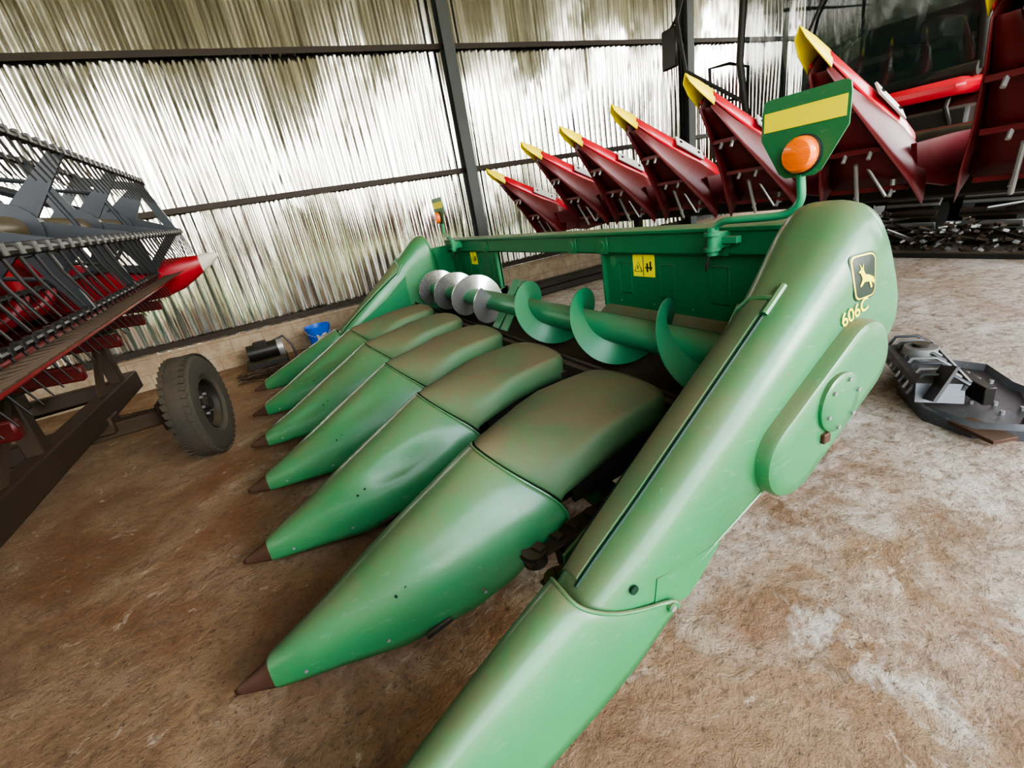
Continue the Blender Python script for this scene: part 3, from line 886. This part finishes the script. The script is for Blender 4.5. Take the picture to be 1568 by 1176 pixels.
def dring(x, zc, hy, hz): return [V((x, Y1 + .10 + hy * math.cos(2 * math.pi * k / 16), zc + hz * math.sin(2 * math.pi * k / 16))) for k in range(16)]
mb.loft([dring(-1.3, 1.34, .03, .10), dring(-1.1, 1.34, .055, .15), dring(-.9, 1.355, .075, .16), dring(-.75, 1.375, .07, .14), dring(-.62, 1.405, .055, .10), dring(-.55, 1.425, .045, .075)], CRED, True, True)
mb.loft([dring(-.55, 1.425, .047, .077), dring(-.46, 1.455, .035, .055), dring(-.39, 1.475, .008, .012)], WHITE, True, True)
mb.build('crop_divider', gh)
rx, rz, R = -1.0, 1.82, .43
mb = MB()
mb.cyl((rx, Y0, rz), (rx, Y1 - .05, rz), .065, OLIVE, 20)
for k in range(6):
    t = math.radians(46 + 60 * k); bx, bz = rx + R * math.cos(t), rz + R * math.sin(t)
    mb.cyl((bx, Y0, bz), (bx, Y1 - .02, bz), .016, BLACKC, 10)
    m_ = int(LY / .10)
    for i in range(m_):
        y = Y0 + .05 + i * .10
        mb.tube([(bx, y, bz), (bx + .015, y, bz - .08), (bx + .05, y, bz - .18)], [.006, .005, .003], BLACKC, 5)
        mb.box((bx, y, bz + .004), (.036, .032, .036), BLACKC)
for y in (Y1 - .05, Y1 - .95, Y1 - 1.95, Y1 - 3.0, Y1 - 4.2):
    for k in range(6):
        t = math.radians(46 + 60 * k); t2 = math.radians(106 + 60 * k)
        a = V((rx + R * math.cos(t), y, rz + R * math.sin(t))); b2 = V((rx + R * math.cos(t2), y, rz + R * math.sin(t2)))
        c = V((rx, y, rz))
        d_ = (a - c).normalized(); pr = V((-d_.z, 0, d_.x))
        w0 = .11 if y > Y1 - .2 else .06
        vs = [c + pr * w0, c - pr * w0, a - pr * .025, a + pr * .025]
        mb.add([q + V((0, -.012, 0)) for q in vs] + [q + V((0, .012, 0)) for q in vs], [[0, 1, 2, 3], [4, 5, 6, 7], [0, 1, 5, 4], [1, 2, 6, 5], [2, 3, 7, 6], [3, 0, 4, 7]], BLUEG)
        vs = [c.lerp(a, .97), c.lerp(b2, .97), c.lerp(b2, .80), c.lerp(a, .80)]
        if y > Y1 - .2:
            mb.add([q + V((0, .0, 0)) for q in vs] + [q + V((0, .02, 0)) for q in vs], [[0, 1, 2, 3], [4, 5, 6, 7], [0, 1, 5, 4], [1, 2, 6, 5], [2, 3, 7, 6], [3, 0, 4, 7]], BLUEG)
        else:
            mb.cyl(c.lerp(a, .6), c.lerp(b2, .6), .012, BLUEG, 6)
    mb.cyl((rx, y - .03, rz), (rx, y + .03, rz), .12, BLUEG, 20)
mb.build('reel', gh, angle=30)
mb = MB()
for y in (Y1 + .04,):
    mb.tube([(-2.10, y, 2.20), (-1.7, y, 2.25), (-1.2, y, 1.98), (-.9, y, 1.80)], .035, BLUEG, 8)
    mb.tube([(-2.0, y, 1.6), (-1.3, y, 1.95)], .025, GREY, 8)
mb.build('reel_arm', gh)
gh.matrix_world = Matrix.Translation((0, 5.05, 1.3)) @ Matrix.Rotation(math.radians(2.6), 4, 'X') @ Matrix.Translation((0, -5.05, -1.3))

tr = empty('header_trailer')
mb = MB()
mb.box((-1.42, 2.0, .56), (.12, 6.2, .16), BROWNST, ch=.01)
mb.box((-2.35, 2.0, .56), (.12, 6.2, .16), BROWNST, ch=.01)
for y in (-.9, .6, 2.2, 3.6, 4.95):
    mb.box((-1.88, y, .56), (.9, .10, .12), BROWNST, ch=.01)
for y, h in ((-.4, .84), (1.4, .92), (3.2, 1.0), (4.75, 1.06)):
    mb.box((-1.42, y, (h + .6) / 2), (.09, .09, h - .6), BROWNST); mb.box((-2.05, y, (h + .6) / 2), (.09, .09, h - .6), BROWNST)
    mb.box((-1.70, y, h), (.85, .12, .05), BROWNST)
    mb.tube([(-1.42, y - .45, .62), (-1.42, y, h - .03)], .03, BROWNST, 6)
mb.box((-1.9, 4.10, .42), (1.9, .11, .11), BROWNST, ch=.01)
mb.box((-1.02, 4.10, .42), (.12, .16, .22), BROWNST, ch=.01)
mb.box((-1.42, 4.10, .47), (.16, .2, .12), BROWNST); mb.box((-2.35, 4.10, .47), (.16, .2, .12), BROWNST)
mb.tube([(-.96, 4.12, .40), (-1.1, 4.45, .38), (-1.9, 4.7, .38)], .02, BROWNST, 8)
mb.tube([(-1.42, 4.95, .5), (-1.85, 5.8, .35), (-1.88, 6.1, .33)], .035, BROWNST, 8)
mb.tube([(-2.35, 4.95, .5), (-1.91, 5.8, .35), (-1.88, 6.1, .33)], .035, BROWNST, 8)
mb.build('chassis', tr)
def wheel(cx, cy, yaw, r=.405, w=.21):
    mb = MB(); Rz = rotm('Z', yaw); c = V((cx, cy, r))
    def ringp(off, rad, n=48): return [c + Rz @ V((off, rad * math.cos(2 * math.pi * k / n), rad * math.sin(2 * math.pi * k / n))) for k in range(n)]
    h = w / 2
    prof = [(-h * .72, .205), (-h * .95, .24), (-h, .31), (-h * .93, .365), (-h * .72, .392), (-h * .3, .403), (h * .3, .403), (h * .72, .392), (h * .93, .365), (h, .31), (h * .95, .24), (h * .72, .205)]
    mb.loft([ringp(a, b) for a, b in prof], RUBBER, True)
    for i in range(44):
        t = 2 * math.pi * i / 44
        for o_, tw in ((-.072, 12), (-.026, -8), (.026, 8), (.072, -12)):
            q = c + Rz @ V((o_, .398 * math.cos(t + o_ * 3), .398 * math.sin(t + o_ * 3)))
            mb.box(q, (.038, .044, .008), RUBBER, Rz @ rotm('X', math.degrees(t) - 90) @ rotm('Z', tw))
    mb.loft([ringp(h * .72, .205), ringp(h * .80, .200), ringp(h * .70, .185), ringp(h * .2, .175), ringp(h * .15, .12), ringp(h * .35, .10), ringp(h * .38, .03), ringp(h * .38, .001)], BLACK, True)
    mb.loft([ringp(-h * .72, .205), ringp(-h * .3, .18), ringp(-h * .2, .05), ringp(-h * .2, .001)], BLACK, True)
    mb.cyl(c + Rz @ V((h * .3, 0, 0)), c + Rz @ V((h * .75, 0, 0)), .055, BLACK, 16)
    for i in range(6):
        t = i * math.pi / 3
        mb.cyl(c + Rz @ V((h * .3, .08 * math.cos(t), .08 * math.sin(t))), c + Rz @ V((h * .55, .08 * math.cos(t), .08 * math.sin(t))), .012, GREY, 8)
    mb.build('wheel', tr, angle=30)
wheel(-.83, 4.13, -10); wheel(-2.90, 4.13, -10); wheel(-1.03, -.6, 0); wheel(-2.75, -.6, 0)

# ------------------------------------------------------------------ small things
def bucket(x, y):
    mb = MB()
    def rg(r, z): return [V((x + r * math.cos(2 * math.pi * k / 28), y + r * math.sin(2 * math.pi * k / 28), z)) for k in range(28)]
    mb.loft([rg(.001, 0), rg(.13, 0), rg(.135, .01), rg(.160, .33), rg(.168, .33), rg(.170, .37), rg(.16, .37), rg(.153, .34), rg(.13, .02), rg(.001, .02)], BLUE, True)
    mb.tube([(x + .165 * math.cos(t), y - .02 - .165 * abs(math.sin(t)), .34 - .10 * abs(math.sin(t))) for t in [math.pi * k / 12 for k in range(13)]], .004, GREY, 6)
    mb.box((x + .02, y - .150, .20), (.13, .01, .14), WHITE, rotm('X', -4), ch=.002)
    mb.build('plastic_bucket')
bucket(.30, 6.70)
mb = MB()
mb.box((-.42, 6.78, .05), (.5, .36, .10), BLACK, ch=.02)
mb.cyl((-.62, 6.78, .2), (-.25, 6.78, .2), .11, BLACKC, 20)
mb.cyl((-.25, 6.78, .2), (-.18, 6.78, .2), .13, GREY, 20)
mb.box((-.45, 6.78, .30), (.16, .16, .06), BLACKC); mb.tube([(-.3, 6.75, .3), (-.15, 6.75, .34), (-.08, 6.72, .2), (-.06, 6.70, .02)], .015, BLACKC, 8)
mb.build('electric_pump')
mb = MB()
random.seed(3)
for i in range(110):
    x = random.uniform(-.8, -.15); y = random.uniform(6.0, 6.38); a = random.uniform(-.4, .4); L = random.uniform(.1, .3); z = .008 + random.random() * .06
    mb.tube([(x, y, z), (x + L * .5, y + L * a * .5, z + .02), (x + L, y + L * a, z * .5)], .005, BROWNST, 5)
mb.build('twig_pile')
mb = MB()
for (y, z, r, l) in ((6.35, .05, .05, 0), (6.48, .05, .05, .3), (6.62, .06, .06, .1), (6.42, .14, .045, .5), (6.56, .15, .045, .2), (6.78, .08, .08, 0)):
    mb.box((6.0 + l, y, z), (6.4, r * 1.7, r * 1.8), BLACK, ch=.01)
mb.build('steel_beam_stack')
mb = MB(); mb.box((7.05, 1.0, .03), (.08, 9, .06), BLACK, ch=.008); mb.build('trim_floor_edge')

mb = MB()
base = V((3.15, .95, 0)); Rz = rotm('Z', 35)
def L_(x, y, z): return base + Rz @ V((x, y, z))
pan = [(-.42, -.16), (-.36, -.18), (-.30, -.26), (-.1, -.27), (.05, -.30), (.12, -.27), (.40, -.24), (.5, -.05), (.42, .16), (.1, .24), (-.25, .20), (-.42, .05)]
def scale(pl, k, z, dx=0): return [L_(p[0] * k + dx, p[1] * k, z) for p in pl]
mb.loft([scale(pan, 1, 0), scale(pan, 1.02, .06), scale(pan, .96, .085), scale(pan, .90, .05), scale(pan, .02, .045)], DGREY, True)
pan2 = [(-.3, -.1), (.3, -.13), (.4, 0), (.3, .12), (-.3, .1)]
mb.loft([[L_(p[0] * 1.1 + .1, p[1] + .14, .10) for p in pan2], [L_(p[0] + .1, p[1] + .14, .20) for p in pan2], [L_(p[0] * .9 + .1, p[1] * .8 + .14, .215) for p in pan2], [L_(.1, .14, .20) for p in pan2]], DGREY, True)
mb.box(L_(-.24, .16, .22), (.22, .015, .20), BLACKC, Rz @ rotm('Y', 20) @ rotm('X', 25))
mb.box(L_(-.42, .02, .05), (.22, .12, .02), RUST, Rz @ rotm('Z', 30))
for i in range(16):
    x, y = random.uniform(-.35, .4), random.uniform(-.22, .0)
    mb.cyl(L_(x, y, .045), L_(x, y, .07), .011, GREY, 8)
for i in range(9):
    x = -.22 + .08 * i
    mb.tube([L_(x, .03, .205), L_(x + .03, .10, .25), L_(x + .06, .2, .235), L_(x + .06, .26, .12)], .010, GREY if i % 2 else DGREY, 8)
mb.box(L_(.1, .04, .19), (.62, .02, .07), DGREY, Rz @ rotm('X', 20))
mb.box(L_(-.05, -.04, .12), (.25, .05, .10), BLACKC, Rz @ rotm('Z', 15))
mb.cyl(L_(.2, .14, .20), L_(.2, .14, .27), .08, GREY, 16); mb.cyl(L_(.2, .14, .27), L_(.2, .14, .29), .04, BLACK, 12)
mb.build('dismantled_gearbox_cover')

# ------------------------------------------------------------------ light
w = bpy.data.worlds.new('World'); sc.world = w; w.use_nodes = True
nt = w.node_tree; bg = nt.nodes['Background']
tc = N(nt, 'ShaderNodeTexCoord'); s = N(nt, 'ShaderNodeSeparateXYZ'); nt.links.new(tc.outputs['Generated'], s.inputs[0])
c = ramp(nt, s.outputs[2], [(0.0, (1.0, .97, .92)), (.35, (.85, .92, 1.0)), (1.0, (.45, .62, .95))])
nt.links.new(c, bg.inputs['Color']); bg.inputs['Strength'].default_value = 9.5
sun = bpy.data.lights.new('sun', 'SUN'); sun.energy = 1.5; sun.angle = .3; sun.color = (1, .95, .85)
so = bpy.data.objects.new('sun', sun); COL.objects.link(so)
so.rotation_euler = V((-.35, .78, -.30)).to_track_quat('-Z', 'Y').to_euler(); so.location = (5, -10, 8)
print('done', len(bpy.data.objects))
